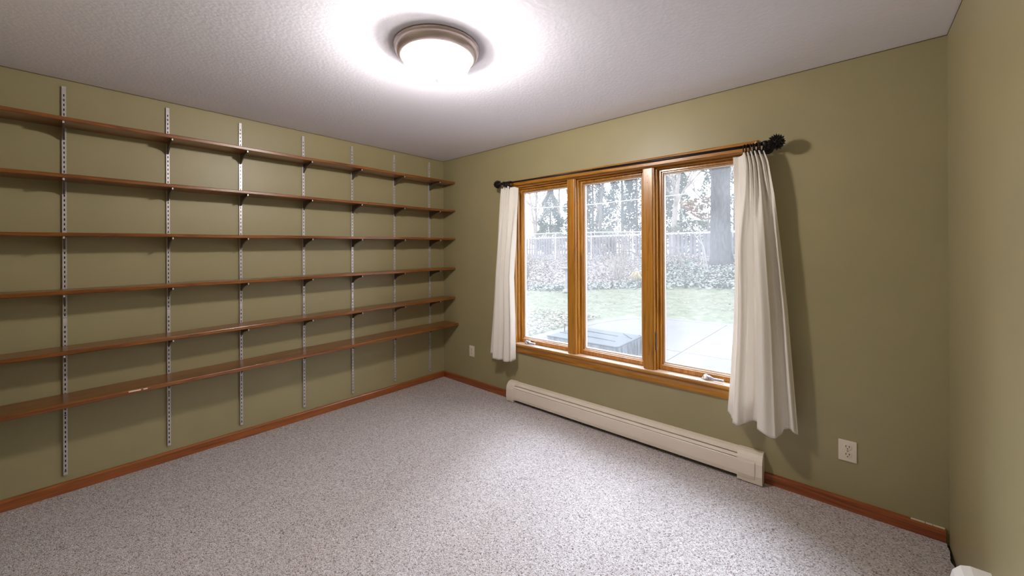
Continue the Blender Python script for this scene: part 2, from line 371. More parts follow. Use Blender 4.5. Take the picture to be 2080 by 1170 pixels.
# ------------------------------------------------------------------ shelving
SX = [2.655, 2.222, 1.832, 1.411, 1.012, .598, .190]   # distance of each standard from the corner
def shelf_z(i, s):
    L, R_ = [(2.048, 2.058), (1.746, 1.764), (1.437, 1.476), (1.132, 1.169), (.813, .864), (.551, .598)][i]
    return R_ + (L - R_) * s / 2.855
TH = [.0215, .02, .0195, .0215, .0225, .025]
DEP = [.196] * 5 + [.244]
ordn = ['topmost', 'second', 'third', 'fourth', 'fifth', 'lowest']
def board(i, s0, s1, label):
    bm = NB(); d = DEP[i]; nseg = 24; th = TH[i]
    rows = []
    for k in range(nseg + 1):
        s = s0 + (s1 - s0) * k / nseg; z = shelf_z(i, s) + .0012 * math.sin(s * 7 + i * 2) ; w_ = d + .0012 * math.sin(s * 9 + i)
        r = .003
        rows.append([bm.verts.new(p) for p in ((.016, -s, z), (w_ - r, -s, z), (w_ - .001, -s, z - .001), (w_, -s, z - r), (w_, -s, z - th + r), (w_ - r, -s, z - th), (.016, -s, z - th))])
    for A, B in zip(rows, rows[1:]):
        for k in range(7): bm.faces.new((A[k], A[(k + 1) % 7], B[(k + 1) % 7], B[k]))
    bm.faces.new(rows[0]); bm.faces.new(rows[-1][::-1])
    bmesh.ops.recalc_face_normals(bm, faces=bm.faces[:])
    loc = (.016, -(s0 + s1) / 2, shelf_z(i, (s0 + s1) / 2) - th)
    o = link('shelf_board', bm, SHELF, loc=loc); tag(o, label, 'shelf', 'stained boards of the wall shelving')
    return o
board(0, .590, 2.985, 'long brown board of the topmost wall shelf')
board(0, .005, .588, 'short end board of the topmost shelf, in the room corner')
board(1, .964, 2.985, 'long brown board of the second shelf from the top')
board(1, .005, .962, 'shorter end board of the second shelf from the top, near the corner')
board(2, .005, 2.985, 'thin-looking eye-level shelf board, third from the top')
board(3, .005, 2.985, 'stained wooden shelf board, fourth from the top')
board(4, .005, 2.985, 'stained wooden shelf board, second from the bottom')
bb_ = board(5, .005, 2.985, 'deepest, lowest shelf board with a chipped front edge')
bm = NB(); z = shelf_z(5, 2.38)
for s, l in ((2.42, .05), (2.36, .018)):
    prism(bm, [(.2445, -.003), (.2465, -.007), (.2455, -.011), (.243, -.009), (.243, -.002)], -s, -s + l, 'y')
bmesh.ops.translate(bm, vec=(0, 0, z), verts=bm.verts[:])
ch = link('edge_chip', bm, PLATE, bb_); ch['label'] = 'pale splintered chip on the front edge'

def standard(idx):
    s = SX[idx]; y = -s; wd = .0165; dp = .012
    names = ['nearest the left edge of the photo', 'second from the left', 'third from the left', 'fourth, in the middle of the shelves', 'third from the room corner', 'second from the room corner', 'closest to the room corner']
    root = thing('shelf_standard', (0, y, .10), 'slotted metal shelf standard, ' + names[idx], 'shelf standard', 'slotted standards carrying the shelves')
    for (z0, z1) in ((.973, 2.2575), (.10, .971)):
        bm = NB()
        # front web with slot holes: built as strips
        top = z1 - .05
        slots = []
        z = top
        while z > z0 + .012: slots.append(z); z -= .0265
        hw = .0023; hh = .0068
        def strip(ya, yb, za, zb):
            v_ = [bm.verts.new((dp, y + ya, za)), bm.verts.new((dp, y + yb, za)), bm.verts.new((dp, y + yb, zb)), bm.verts.new((dp, y + ya, zb))]
            bm.faces.new(v_)
        strip(-wd / 2, -hw, z0, z1); strip(hw, wd / 2, z0, z1)
        zz = z1
        for q_ in slots: strip(-hw, hw, q_ + hh, zz); zz = q_ - hh
        strip(-hw, hw, z0, zz)
        for s_ in (-1, 1):   # flanges
            ya = y + s_ * wd / 2
            bm.faces.new([bm.verts.new(p) for p in ((0, ya, z0), (dp, ya, z0), (dp, ya, z1), (0, ya, z1))])
            yb = ya - s_ * .0013
            bm.faces.new([bm.verts.new(p) for p in ((0, yb, z0), (dp - .001, yb, z0), (dp - .001, yb, z1), (0, yb, z1))])
        bmesh.ops.recalc_face_normals(bm, faces=bm.faces[:])
        ch_ = link('slotted_channel', bm, ZINC, root)
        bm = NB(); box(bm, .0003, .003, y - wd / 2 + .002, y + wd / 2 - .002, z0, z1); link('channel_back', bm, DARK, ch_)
        for zs in (z1 - .075, z0 + (z1 - z0) * .38, z0 + .02):
            bm = NB(); lathe(bm, [(0, .0022), (.003, .0018), (.0045, 0)], (dp, y, zs), 10, Vector((1, 0, 0)))
            link('screw', bm, BRK, ch_)
    for i in range(6):
        zt = shelf_z(i, s) - TH[i] - .0005; L = .188 if i != 2 else .192
        bm = NB()
        pts = [(.010, 0), (L, 0), (L, -.013), (L * .8, -.0175), (L * .6, -.026), (L * .42, -.036), (.052, -.047), (.036, -.058), (.022, -.067), (.010, -.067)]
        prism(bm, [(p[0], p[1] + zt) for p in pts], y - .0035, y + .0035, 'y')
        br = link('shelf_bracket', bm, BRK, root)
        bm = NB(); box(bm, L - .001, L + .002, y - .0035, y + .0035, zt - .012, zt - .001, .0008); link('bracket_tip', bm, ZINC, br)
for k in range(7): standard(k)

# ------------------------------------------------------------------ ceiling light
LX, LY = 1.807, -1.468
cl = thing('ceiling_light', (LX, LY, H), 'lit flush ceiling light with nickel pan and white glass bowl', 'ceiling light')
bm = NB(); lathe(bm, [(.001, H - .0005), (.196, H - .0005), (.201, H - .004), (.201, H - .010), (.197, H - .014), (.196, H - .02), (.192, H - .034), (.184, H - .045), (.174, H - .052), (.166, H - .054), (.160, H - .050), (.158, H - .03), (.001, H - .02)], (LX, LY, 0), 72)
pan = link('pan', bm, NICK, cl, smooth=True)
bm = NB()
pr = [(.159, H - .046)]
for k in range(1, 15):
    a_ = k / 14 * PI / 2; pr.append((.161 * math.cos(a_) ** .8 if k < 14 else 0, H - .048 - .1 * math.sin(a_)))
lathe(bm, pr, (LX, LY, 0), 64); bowl = link('glass_bowl', bm, DOME, cl, smooth=True)
bm = NB(); lathe(bm, [(0, H - .146), (.011, H - .147), (.012, H - .152), (.006, H - .158), (.004, H - .163), (0, H - .165)], (LX, LY, 0), 20); link('finial_nut', bm, NICK, cl, smooth=True)

for k_, dx in enumerate((-.05, .05)):
    ld = bpy.data.lights.new('bulb', 'POINT'); ld.energy = BULB / 2; ld.shadow_soft_size = .04; ld.color = (1.0, .94, .87)
    lo_ = bpy.data.objects.new('bulb', ld); COL.objects.link(lo_); lo_.parent = cl; lo_.location = (dx, 0, -.091)

# ------------------------------------------------------------------ baseboard heater
hx0, hx1 = .968, 2.905
ht = thing('baseboard_heater', (1.94, 0, 0), 'long cream metal baseboard heater under the window', 'heater')
def yp(l): return [(-a_, z) for a_, z in l]
bm = NB(); prism(bm, yp([(0, .03), (.003, .03), (.003, .158), (.03, .160), (.046, .152), (.048, .147), (.052, .148), (.050, .156), (.032, .166), (.008, .170), (0, .170)]), hx0 + .05, hx1 - .05, 'x'); link('back_plate', bm, CREAM, ht)
bm = NB(); prism(bm, yp([(.030, .140), (.048, .136), (.0615, .129), (.0635, .1265), (.0665, .1275), (.0655, .132), (.052, .1405), (.031, .144)]), hx0 + .05, hx1 - .05, 'x'); link('damper_flap', bm, CREAM, ht)
bm = NB(); prism(bm, yp([(.062, .122), (.067, .120), (.071, .05), (.068, .03), (.050, .024), (.050, .0225), (.069, .027), (.073, .05), (.0695, .121), (.066, .1245)]), hx0 + .05, hx1 - .10, 'x'); link('front_panel', bm, CREAM, ht)
capo = [(0, .006), (.072, .006), (.0765, .05), (.073, .118), (.068, .136), (.058, .152), (.045, .164), (.025, .172), (0, .173)]
for x0, x1, lab in ((hx0, hx0 + .082, 0), (hx1 - .125, hx1, 1)):
    bm = NB(); prism(bm, yp(capo), x0, x1, 'x'); e_ = link('end_cap', bm, CREAM, ht)
    bm = NB()
    if lab: prism(bm, yp([(.07, .026), (.077, .03), (.0815, .05), (.078, .118), (.074, .128), (.072, .126)]), x0 + .006, x1 - .036, 'x')
    else: prism(bm, yp([(.07, .022), (.076, .022), (.079, .05), (.076, .118), (.07, .128)]), x0 + .02, x1 - .004, 'x')
    link('cap_cover', bm, CREAM, e_)
bm = NB(); tube(bm, [(hx0 + .05, -.035, .085), (hx1 - .05, -.035, .085)], .011, 12)
fe = link('heating_pipe', bm, FIN, ht)
bm = NB()
for k in range(150): 
    x = hx0 + .1 + k * .0115; box(bm, x, x + .0012, -.06, -.012, .055, .12)
fo = link('heating_fins', bm, FIN, fe); fo['kind'] = 'stuff'
# second heater on the right wall (only its top corner shows)
h2 = thing('wall_heater', (W, -1.2, 0), 'white enamel heater cover on the right wall, only its top corner in view', 'heater')
bm = NB(); ro = [(W, .02), (W, .298), (W - .042, .298), (W - .062, .290), (W - .078, .270), (W - .084, .24), (W - .086, .06), (W - .08, .02)]
prism(bm, ro, -1.75, -.705, 'y'); link('cover', bm, WHITE, h2)
bm = NB(); prism(bm, [(W, .01), (W, .302), (W - .043, .302), (W - .064, .294), (W - .081, .272), (W - .088, .24), (W - .090, .06), (W - .084, .01)], -.76, -.70, 'y'); link('end_cap', bm, WHITE, h2)

# ------------------------------------------------------------------ outlets
def outlet(x0, x1, z0, z1, label):
    xm, zm = (x0 + x1) / 2, (z0 + z1) / 2
    r = thing('wall_outlet', (xm, 0, zm), label, 'outlet')
    bm = NB(); box(bm, x0, x1, -.006, 0, z0, z1, .003); link('cover_plate', bm, PLATE, r)
    for dz in (.0195, -.0195):
        bm = NB(); lathe(bm, [(0, .0024), (.0148, .0024), (.0165, 0)], (xm, -.006, zm + dz), 24, Vector((0, -1, 0))); s_ = link('socket', bm, PLATE, r)
        for dx in (-.0065, .0065):
            bm = NB(); box(bm, xm + dx - .0014, xm + dx + .0014, -.0088, -.0078, zm + dz + .000, zm + dz + .009); link('slot', bm, DARK, s_)
        bm = NB(); lathe(bm, [(0, .0004), (.0026, .0004), (.0026, -.001)], (xm, -.0086, zm + dz - .0075), 10, Vector((0, -1, 0)))
        link('ground_hole', bm, DARK, s_)
    bm = NB(); lathe(bm, [(0, .0012), (.002, .001), (.003, 0)], (xm, -.006, zm), 10, Vector((0, -1, 0))); link('screw', bm, BRK, r)
outlet(3.230, 3.302, .247, .355, 'ivory double outlet on the wall right of the heater')
outlet(.407, .479, .287, .395, 'small ivory outlet between the shelf corner and left curtain')

# ------------------------------------------------------------------ curtain rod, rings, curtains
RY = -.10
def rz(x): return 1.934 + (1.915 - 1.934) * (x - .9) / 2.07
rod = thing('curtain_rod', (1.94, 0, 1.925), 'thin black iron curtain rod with spiky round finials', 'curtain rod')
bm = NB(); tube(bm, [(.93, RY, rz(.93)), (1.9, RY, rz(1.9))], .0075, 14); tube(bm, [(1.86, RY, rz(1.86)), (2.93, RY, rz(2.93))], .0088, 14); link('rod', bm, IRON, rod, smooth=True)
rnd_f = random.Random(3)
def finial(x, s_, R0):
    bm = NB(); c = Vector((x, RY, rz(x)))
    lathe(bm, [(.006, -.052), (.012, -.050), (.014, -.046), (.008, -.042), (.012, -.036), (.016, -.030)], c, 16, Vector((s_, 0, 0)))
    bmesh.ops.create_icosphere(bm, subdivisions=3, radius=R0 * .72, matrix=Matrix.Translation(c))
    f = link('finial', bm, IRON, rod, smooth=True)
    bm = NB(); n = 84
    for k in range(n):
        zz = 1 - 2 * (k + .5) / n; a_ = k * 2.39996; q = math.sqrt(1 - zz * zz)
        d = Vector((zz * s_, q * math.cos(a_), q * math.sin(a_))); sd = d.cross(Vector((s_, .01, .02))).normalized(); u_ = d.cross(sd)
        b0 = c + d * R0 * .6; w_ = R0 * .25
        vs = [bm.verts.new(b0 + sd * w_), bm.verts.new(b0 + u_ * w_ * .6), bm.verts.new(b0 - sd * w_), bm.verts.new(b0 - u_ * w_ * .6)]
        tp_ = bm.verts.new(c + d * R0 * rnd_f.uniform(.98, 1.16) + Vector((-s_, 0, 0)) * R0 * .12)
        for m_ in range(4): bm.faces.new((vs[m_], vs[(m_ + 1) % 4], tp_))
        bm.faces.new(vs[::-1])
    link('scale', bm, IRON, f)
finial(.897, -1, .037); finial(2.985, 1, .043)
for x in (.975, 2.93):
    bm = NB(); lathe(bm, [(0, .012), (.010, .012), (.022, .007), (.028, 0)], (x, 0, rz(x) - .012), 20, Vector((0, -1, 0)))
    tube(bm, [(x, 0, rz(x) - .012), (x, -.05, rz(x) - .016), (x, -.088, rz(x) - .014), (x, -.1, rz(x) - .0105)], .008, 8)
    lathe(bm, [(.009, -.012), (.016, -.010), (.018, 0), (.016, .010), (.009, .012)], (x, RY, rz(x)), 16, Vector((1, 0, 0))); link('rod_bracket', bm, IRON, rod, smooth=True)
def ring(x, tilt, side, k, n):
    bm = NB(); zc = rz(x) - .012
    torus(bm, (x, RY, zc), .0225, .0032, (1, tilt, tilt * .4))
    box(bm, x - .004, x + .004, RY - .005, RY + .005, zc - .042, zc - .021, .001)
    o = link('curtain_ring', bm, IRON, loc=(x, RY, zc + .0215), smooth=False)
    od = ['nearest the glass', 'second from the glass', 'third from the glass', 'fourth from the glass', 'fifth from the glass', 'sixth from the glass', 'seventh from the glass'][k if side == 'right' else n - 1 - k]
    tag(o, 'black clip ring of the %s curtain, %s' % (side, od), 'curtain ring', 'clip rings of the %s curtain' % side)
for k, x in enumerate((2.832, 2.848, 2.862, 2.876, 2.889, 2.902, 2.914)): ring(x, random.uniform(-.18, .18), 'right', k, 7)
for k, x in enumerate((.990, 1.005, 1.018, 1.032, 1.046, 1.060)): ring(x, random.uniform(-.18, .18), 'left', k, 6)

def interp(tab, v):
    for (a0, b0), (a1, b1) in zip(tab, tab[1:]):
        if v <= a1: 
            f_ = (v - a0) / (a1 - a0); return b0 + (b1 - b0) * f_
    return tab[-1][1]
def sm(tab, v):
    for (a0, b0), (a1, b1) in zip(tab, tab[1:]):
        if v <= a1:
            f_ = (v - a0) / (a1 - a0); f_ = f_ * f_ * (3 - 2 * f_); return b0 + (b1 - b0) * f_
    return tab[-1][1]
def curtain(label, left, right, top, bot, fold_top, fold_bot, warp_top, warp_bot, base_y):
    NU, NV = 170, 90; bm = NB(); g = []
    for j in range(NV + 1):
        v_ = j / NV; row = []
        mixb = min(1, v_ / .38); mixb = mixb * mixb * (3 - 2 * mixb) * .95 + .05 * v_
        for i in range(NU + 1):
            u = i / NU
            uw = interp(warp_top, u) * (1 - mixb) + interp(warp_bot, u) * mixb
            x = interp(left, v_) * (1 - uw) + interp(right, v_) * uw
            zt = sm(top, u); zb = sm(bot, u); z = zt + (zb - zt) * v_
            y = base_y + sm(fold_top, u) * (1 - mixb) + sm(fold_bot, u) * mixb * 1.25
            y += .0035 * math.sin(u * 23 + v_ * 5) * v_ + .0025 * math.sin(v_ * 11 + u * 9)
            row.append(bm.verts.new((x, y, z)))
        g.append(row)
    for j in range(NV):
        for i in range(NU): bm.faces.new((g[j][i], g[j][i + 1], g[j + 1][i + 1], g[j + 1][i]))
    xm = (interp(left, 0) + interp(right, 0)) / 2
    o = link('curtain', bm, FAB, loc=(xm, base_y, sm(top, .5)), smooth=True)
    md_ = o.modifiers.new('cloth_thickness', 'SOLIDIFY'); md_.thickness = .0022; md_.offset = 0
    tag(o, label, 'curtain'); return o
def pleats(n, amp, u0=0, u1=1, ph=0):
    t_ = [(0, 0)] if u0 > 0 else []
    for k in range(2 * n + 1): t_.append((u0 + (u1 - u0) * k / (2 * n), amp * (1 if (k + ph) % 2 else -1) * (.75 + .25 * math.sin(k * 2.3))))
    return t_
# right curtain
curtain('wider off-white cotton curtain at the right side of the window',
    left=[(0, 2.771), (.15, 2.775), (.34, 2.777), (.62, 2.770), (.86, 2.750), (1, 2.735)],
    right=[(0, 2.925), (.04, 2.945), (.16, 2.972), (.34, 2.997), (.58, 3.028), (.82, 3.052), (1, 3.07)],
    top=[(0, 1.870), (.16, 1.870), (.235, 1.884), (.30, 1.874), (.37, 1.882), (.44, 1.872), (.51, 1.882), (.58, 1.872), (.66, 1.882), (.74, 1.872), (.82, 1.882), (.9, 1.872), (1, 1.879)],
    bot=[(0, .385), (.06, .37), (.10, .345), (.2, .34), (.42, .362), (.55, .352), (.66, .330), (.74, .334), (.78, .362), (.9, .372), (1, .352)],
    fold_top=[(0, .012), (.1, .02), (.18, .004), (.235, -.018), (.30, .018), (.37, -.02), (.44, .02), (.51, -.022), (.58, .02), (.66, -.022), (.74, .02), (.82, -.02), (.9, .018), (1, -.01)],
    fold_bot=[(0, .02), (.11, .016), (.14, -.028), (.20, -.036), (.29, -.008), (.41, .022), (.475, .026), (.50, -.046), (.58, -.064), (.68, -.052), (.75, .012), (.84, .022), (.93, -.012), (1, .006)],
    warp_top=[(0, 0), (.235, .40), (1, 1)], warp_bot=[(0, 0), (.10, .07), (.40, .38), (.52, .50), (.68, .72), (.76, .80), (1, 1)], base_y=-.098)
curtain('narrow off-white cotton curtain at the left side of the window',
    left=[(0, .943), (.1, .917), (.2, .892), (.5, .846), (.85, .798), (1, .778)],
    right=[(0, 1.134), (.28, 1.108), (.42, 1.085), (.52, 1.074), (.76, 1.090), (1, 1.088)],
    top=[(0, 1.886), (.15, 1.890), (.3, 1.898), (.45, 1.890), (.58, 1.902), (.72, 1.888), (.8, 1.893), (1, 1.880)],
    bot=[(0, .392), (.22, .396), (.27, .372), (.45, .365), (.62, .372), (.78, .368), (.95, .38), (1, .39)],
    fold_top=[(0, 0), (.09, -.02), (.17, .015), (.25, -.02), (.33, .015), (.41, -.02), (.49, .018), (.56, -.02), (.64, .018), (.70, -.014), (.8, .006), (1, .01)],
    fold_bot=[(0, .02), (.22, .012), (.27, -.03), (.42, -.022), (.55, -.002), (.7, -.03), (.85, -.015), (.95, -.03), (1, .012)],
    warp_top=[(0, 0), (.70, .62), (1, 1)], warp_bot=[(0, 0), (1, 1)], base_y=-.098)

# ------------------------------------------------------------------ garden
def gz(x, y):
    y0 = 6.4
    k = min(1, max(.35, (x + 9) / 9))
    e = bed_edge(x)
    z = -.2 + max(0, min(y, e) - y0) * .128 * k
    if y > e: z += (y - e) / (16 - e) * (1.14 - z)
    return min(z, 1.14) - (.02 if y < 6.4 and x > -1.2 else 0)
def bed_edge(x): return 10.0 if x > -1.5 else max(8.4, 10 + (x + 1.5) * .32)
bm = NB(); g = []
xs = [-34 + .5 * k for k in range(111)]; ysr = [.14 + .4 * k for k in range(42)] + [17 + 3 * k for k in range(16)]
for y in ysr: g.append([bm.verts.new((x, y, gz(x, y) + (.03 * math.sin(x * 1.7 + y) * math.sin(y * 1.3) if y > 7 else 0))) for x in xs])
for j in range(len(ysr) - 1):
    for i in range(len(xs) - 1):
        f = bm.faces.new((g[j][i], g[j][i + 1], g[j + 1][i + 1], g[j + 1][i])); xx, yy = xs[i] + .25, (ysr[j] + ysr[j + 1]) / 2
        f.material_index = 1 if yy > bed_edge(xx) else 0
lo = struct('lawn', bm, [GRASS, LITTERG], True); tag(lo, 'pale green lawn rising to a leaf-strewn bank', 'lawn')

# patio: curved border and slabs
outer = [(-1.05, .2), (-1.05, 4.2), (-1.0, 4.8), (-.86, 5.45), (-.6, 5.95), (-.25, 6.25), (.15, 6.4), (.6, 6.45), (9, 6.55)]
inner = [(-.82, .2), (-.82, 4.2), (-.78, 4.75), (-.66, 5.3), (-.44, 5.75), (-.14, 6.02), (.2, 6.16), (.6, 6.2), (9, 6.3)]
pat = thing('patio', (1, 3, -.2), 'white concrete patio with a rounded corner and saw-cut joints', 'patio', kind='structure')
bm = NB()
for k in range(len(outer) - 1):
    q_ = [outer[k], outer[k + 1], inner[k + 1], inner[k]]
    prism(bm, q_, -.26, -.197, 'z')
bmesh.ops.remove_doubles(bm, verts=bm.verts[:], dist=1e-5); link('border_band', bm, CONC, pat)
def off(p, d=.012): return (p[0] + d, p[1] - d)
inn = [off(p) for p in inner]
slabs = [[(-.808, .2), (1.338, .2), (1.338, 3.442), (-.808, 3.442)],
         [(-.808, 3.458), (1.338, 3.458), (1.338, 6.20)] + [p for p in inn[::-1] if p[0] < 1.3 and p[1] > 3.5],
         [(1.362, .2), (9, .2), (9, 3.442), (1.362, 3.442)], [(1.362, 3.458), (9, 3.458), (9, 6.288), (1.362, 6.205)]]
for s_ in slabs:
    bm = NB(); prism(bm, s_, -.26, -.198, 'z'); link('concrete_slab', bm, CONC, pat)
bm = NB(); box(bm, -.8, 9, .2, 6.18, -.25, -.206); link('joint_bed', bm, FENCE, pat)
bm = NB(); lathe(bm, [(0, .004), (.03, .004), (.035, 0)], (2.0, 4.1, -.198), 12); link('drain_cap', bm, FENCE, pat)

# covered box on the patio
bx = thing('covered_box', (.4, 2.58, -.198), 'low square box under a grey-blue tarpaulin on the patio', 'covered box')
bx0, bx1, by0, by1, bzt = -.19, .95, 2.12, 3.04, .055
bm = NB()
topp = [(bx0, by0), (bx1 - .02, by0), (bx1, by0 + .05), (bx1 - .03, by1 - .06), (bx1 - .09, by1), (bx0 + .04, by1 + .01)]
prism(bm, topp, bzt - .012, bzt, 'z')
for yy, xx0, xx1 in ((by0 + .33, bx0 + .01, bx1 - .18), (by0 + .66, bx0 + .03, bx1 - .3)):
    tube(bm, [(xx0, yy, bzt + .001), ((xx0 + xx1) / 2, yy + .015, bzt + .003), (xx1, yy - .02, bzt + .001)], .008, 6)
tube(bm, [(bx1 - .32, by1 - .04, bzt + .002), (bx1 - .18, by1 - .2, bzt + .008), (bx1 - .08, by1 - .3, bzt)], .012, 6)
tube(bm, [(bx1, by0 + .05, bzt), (bx1 - .03, by1 - .06, bzt), (bx1 - .09, by1, bzt)], .010, 6)
tube(bm, [(bx0, by0, bzt), (bx1 - .02, by0, bzt), (bx1, by0 + .05, bzt)], .010, 6)
link('tarpaulin_top', bm, TARP, bx)
bm = NB(); rows = []
path = [(bx0, by1)] + [(bx0, by0 + .0)] + [(bx0 + (bx1 - bx0 - .02) * k / 30, by0) for k in range(1, 31)] + [(bx1 - .01 - .02 * k / 26, by0 + .03 + (by1 - .06 - by0) * k / 26) for k in range(27)] + [(bx0 + .04, by1)]
for z_ in (bzt - .004, -.07, -.198):
    rows.append([bm.verts.new((p[0] + (.012 * math.sin(i * 1.9) if z_ < 0 else 0), p[1] + (.012 * math.cos(i * 2.3) if z_ < 0 else 0), z_)) for i, p in enumerate(path)])
for A, B in zip(rows, rows[1:]):
    for i in range(len(path) - 1): bm.faces.new((A[i], A[i + 1], B[i + 1], B[i]))
link('tarpaulin_skirt', bm, TARPS, bx)
bm = NB(); tube(bm, [(-.18, 2.56, gz(0, 2.5)), (-.16, 2.55, .12), (-.13, 2.52, .19), (-.03, 2.49, .155)], [.008, .008, .008, .005], 6)
tag(link('garden_hook', bm, IRON, loc=(-.18, 2.56, -.22)), 'thin dark garden hook standing beside the covered box', 'garden hook')

# picket fence
fe = thing('picket_fence', (-4, 16, 1.13), 'grey weathered picket fence along the top of the bank', 'fence')
pm = NB(); prism(pm, [(-.055, 0), (.055, 0), (.055, .98), (0, 1.04), (-.055, .98)], -.01, .01, 'y')
me_ = bpy.data.meshes.new('picket'); pm.to_mesh(me_); pm.free(); me_.materials.append(FENCE)
for k in range(84):
    o = bpy.data.objects.new('picket', me_); COL.objects.link(o); o.parent = fe; o.location = (-8.8 + k * .185, .0 + random.uniform(-.01, .01), random.uniform(-.02, .02)); o.rotation_euler = (0, random.uniform(-.02, .02), 0)
for z_ in (1.45, 2.12):
    bm = NB(); box(bm, -12.9, 2.8, 16.01, 16.05, z_, z_ + .09); link('rail', bm, RAILW if z_ > 2 else FENCE, fe)
for k in range(8):
    bm = NB(); x = -12.7 + k * 2.2; box(bm, x - .05, x + .05, 16.05, 16.15, 1.0, 2.26); link('post', bm, FENCE, fe)
# chain link fence in front on the left: rail, posts, mesh
cf = thing('wire_fence', (-8, 14.6, 1.0), 'low wire fence with a light metal top rail, seen through the left pane', 'fence')
bm = NB(); tube(bm, [(-14, 14.6, 2.36), (-8, 14.6, 2.34), (-3.6, 14.6, 2.22)], .028, 8); link('top_rail', bm, RAILW, cf)
for x in (-13.2, -11, -8.8, -6.6, -4.4):
    bm = NB(); tube(bm, [(x, 14.62, .8), (x, 14.62, 2.36)], .03, 8); link('post', bm, RAILW, cf)
bm = NB()
for k in range(90):
    x = -14 + k * .088
    for d_ in (-1, 1):
        xa, xb = x, x + d_ * .6
        tube(bm, [(xa, 14.6, .95), (xb, 14.6, 2.3)], .0028, 3, False)
w_ = link('wire_netting', bm, RAILW, cf); w_['kind'] = 'stuff'
# cables
for z_, lab, p in ((4.24, 'upper white cable strung across the garden', [(-16, 18, 4.5), (-12, 18, 4.27), (-8.7, 18, 4.18), (-5.4, 18, 4.22), (-1.8, 18, 4.27), (2, 18, 4.4)]),):
    bm = NB(); tube(bm, p, .022, 6); tag(link('overhead_cable', bm, CABLE, loc=(-5, 18, 4.2)), lab, 'cable')

# trees ------------------------------------------------------------
def branch_mesh(bm, p, d, L, r, depth, rnd, spread=.55, seg=4, gravity=.0, kids=3):
    pts = [p]; rr = [r]; q = p.copy(); dd = d.copy()
    n = 3 if depth < 3 else 4
    for k in range(n):
        dd = (dd + Vector((rnd.uniform(-1, 1), rnd.uniform(-1, 1), rnd.uniform(-1, 1) + gravity)) * .13).normalized()
        q = q + dd * L / n; pts.append(q); rr.append(r * (1 - .55 * (k + 1) / n))
    tube(bm, pts, rr, seg if depth > 1 else 3, False)
    if depth == 0: return
    for k in range(kids):
        i = rnd.randint(1, n); a_ = rnd.uniform(0, 2 * PI)
        perp = dd.cross(Vector((math.cos(a_), math.sin(a_), .3))).normalized()
        nd = (dd + perp * rnd.uniform(spread * .6, spread * 1.5)).normalized()
        branch_mesh(bm, pts[i], nd, L * rnd.uniform(.55, .8), rr[i] * .62, depth - 1, rnd, spread, seg, gravity, kids)

def bare_tree(x, y, hgt, r, depth, label, cat='tree', m=DTWIG, name='bare_tree', kids=4, spread=.55, group=None, seed=1):
    rnd = random.Random(seed); z = gz(x, y)
    root = thing(name, (x, y, z), label, cat, group)
    bm = NB(); n = 6; pts = []; rr = []; q = Vector((x, y, z - .05)); d = Vector((rnd.uniform(-.06, .06), rnd.uniform(-.06, .06), 1)).normalized()
    for k in range(n + 1):
        pts.append(q.copy()); rr.append(r * (1 - .7 * k / n)); q = q + d * hgt / n; d = (d + Vector((rnd.uniform(-.06, .06), rnd.uniform(-.06, .06), 0))).normalized()
    tube(bm, pts, rr, 10, False); link('trunk', bm, m, root)
    bm = NB()
    for k in range(9):
        i = rnd.randint(2, n); a_ = rnd.uniform(0, 2 * PI)
        branch_mesh(bm, pts[i], Vector((math.cos(a_) * spread, math.sin(a_) * spread, .75)).normalized(), hgt * .3, rr[i] * .6, depth, rnd, spread, 4, .1, kids)
    b_ = link('branches', bm, m, root); b_['kind'] = 'stuff'; return root

def bare_shrub(x, y, hgt, n, depth, label, m=TWIG, seed=1, kids=3, r=.012):
    rnd = random.Random(seed); z = gz(x, y); bm = NB()
    for k in range(n):
        a_ = rnd.uniform(0, 2 * PI); s_ = rnd.uniform(.1, .8)
        branch_mesh(bm, Vector((x + rnd.uniform(-.12, .12), y + rnd.uniform(-.12, .12), z - .03)), Vector((math.cos(a_) * s_, math.sin(a_) * s_, 1)).normalized(), hgt * rnd.uniform(.4, .6), r, depth, rnd, .55, 3, .05, kids)
    tag(link('bare_shrub', bm, m, loc=(x, y, z)), label, 'shrub'); return

def foliage(bm, x, y, z0, hgt, rad, n, rnd, size, cone=True):
    for k in range(n):
        t_ = rnd.random() ** .9; zz = z0 + hgt * t_
        rr = rad * ((1 - t_) ** .75 if cone else math.sqrt(max(.02, 1 - (2 * t_ - 1) ** 2))) * math.sqrt(rnd.uniform(.25, 1)) * (1 + .25 * math.sin(zz * 4.3 + x)) + .04
        a_ = rnd.uniform(0, 2 * PI); c = Vector((x + rr * math.cos(a_), y + rr * math.sin(a_), zz))
        d = Vector((math.cos(a_), math.sin(a_), rnd.uniform(-.5, .9))).normalized(); s_ = d.cross(Vector((rnd.uniform(-1, 1), rnd.uniform(-1, 1), rnd.uniform(-.4, 1)))).normalized()
        L = size * rnd.uniform(.5, 1.3); w_ = L * .3
        bm.faces.new([bm.verts.new(p) for p in (c - d * L * .5, c + s_ * w_, c + d * L * .5, c - s_ * w_)])
def evergreen(x, y, hgt, rad, n, label, m=EVG, seed=1, size=.34, cone=True, z0=.3, group=None):
    n = int(n * 1.9); size *= .68
    rnd = random.Random(seed); z = gz(x, y)
    root = thing('evergreen_tree', (x, y, z), label, 'tree', group)
    bm = NB(); tube(bm, [(x, y, z - .05), (x, y, z + hgt * .5), (x, y, z + hgt * .97)], [.13, .08, .02], 8); link('trunk', bm, DTWIG, root)
    bm = NB(); foliage(bm, x, y, z + z0, hgt - z0, rad, n, rnd, size, cone); f_ = link('foliage', bm, m, root); f_['kind'] = 'stuff'

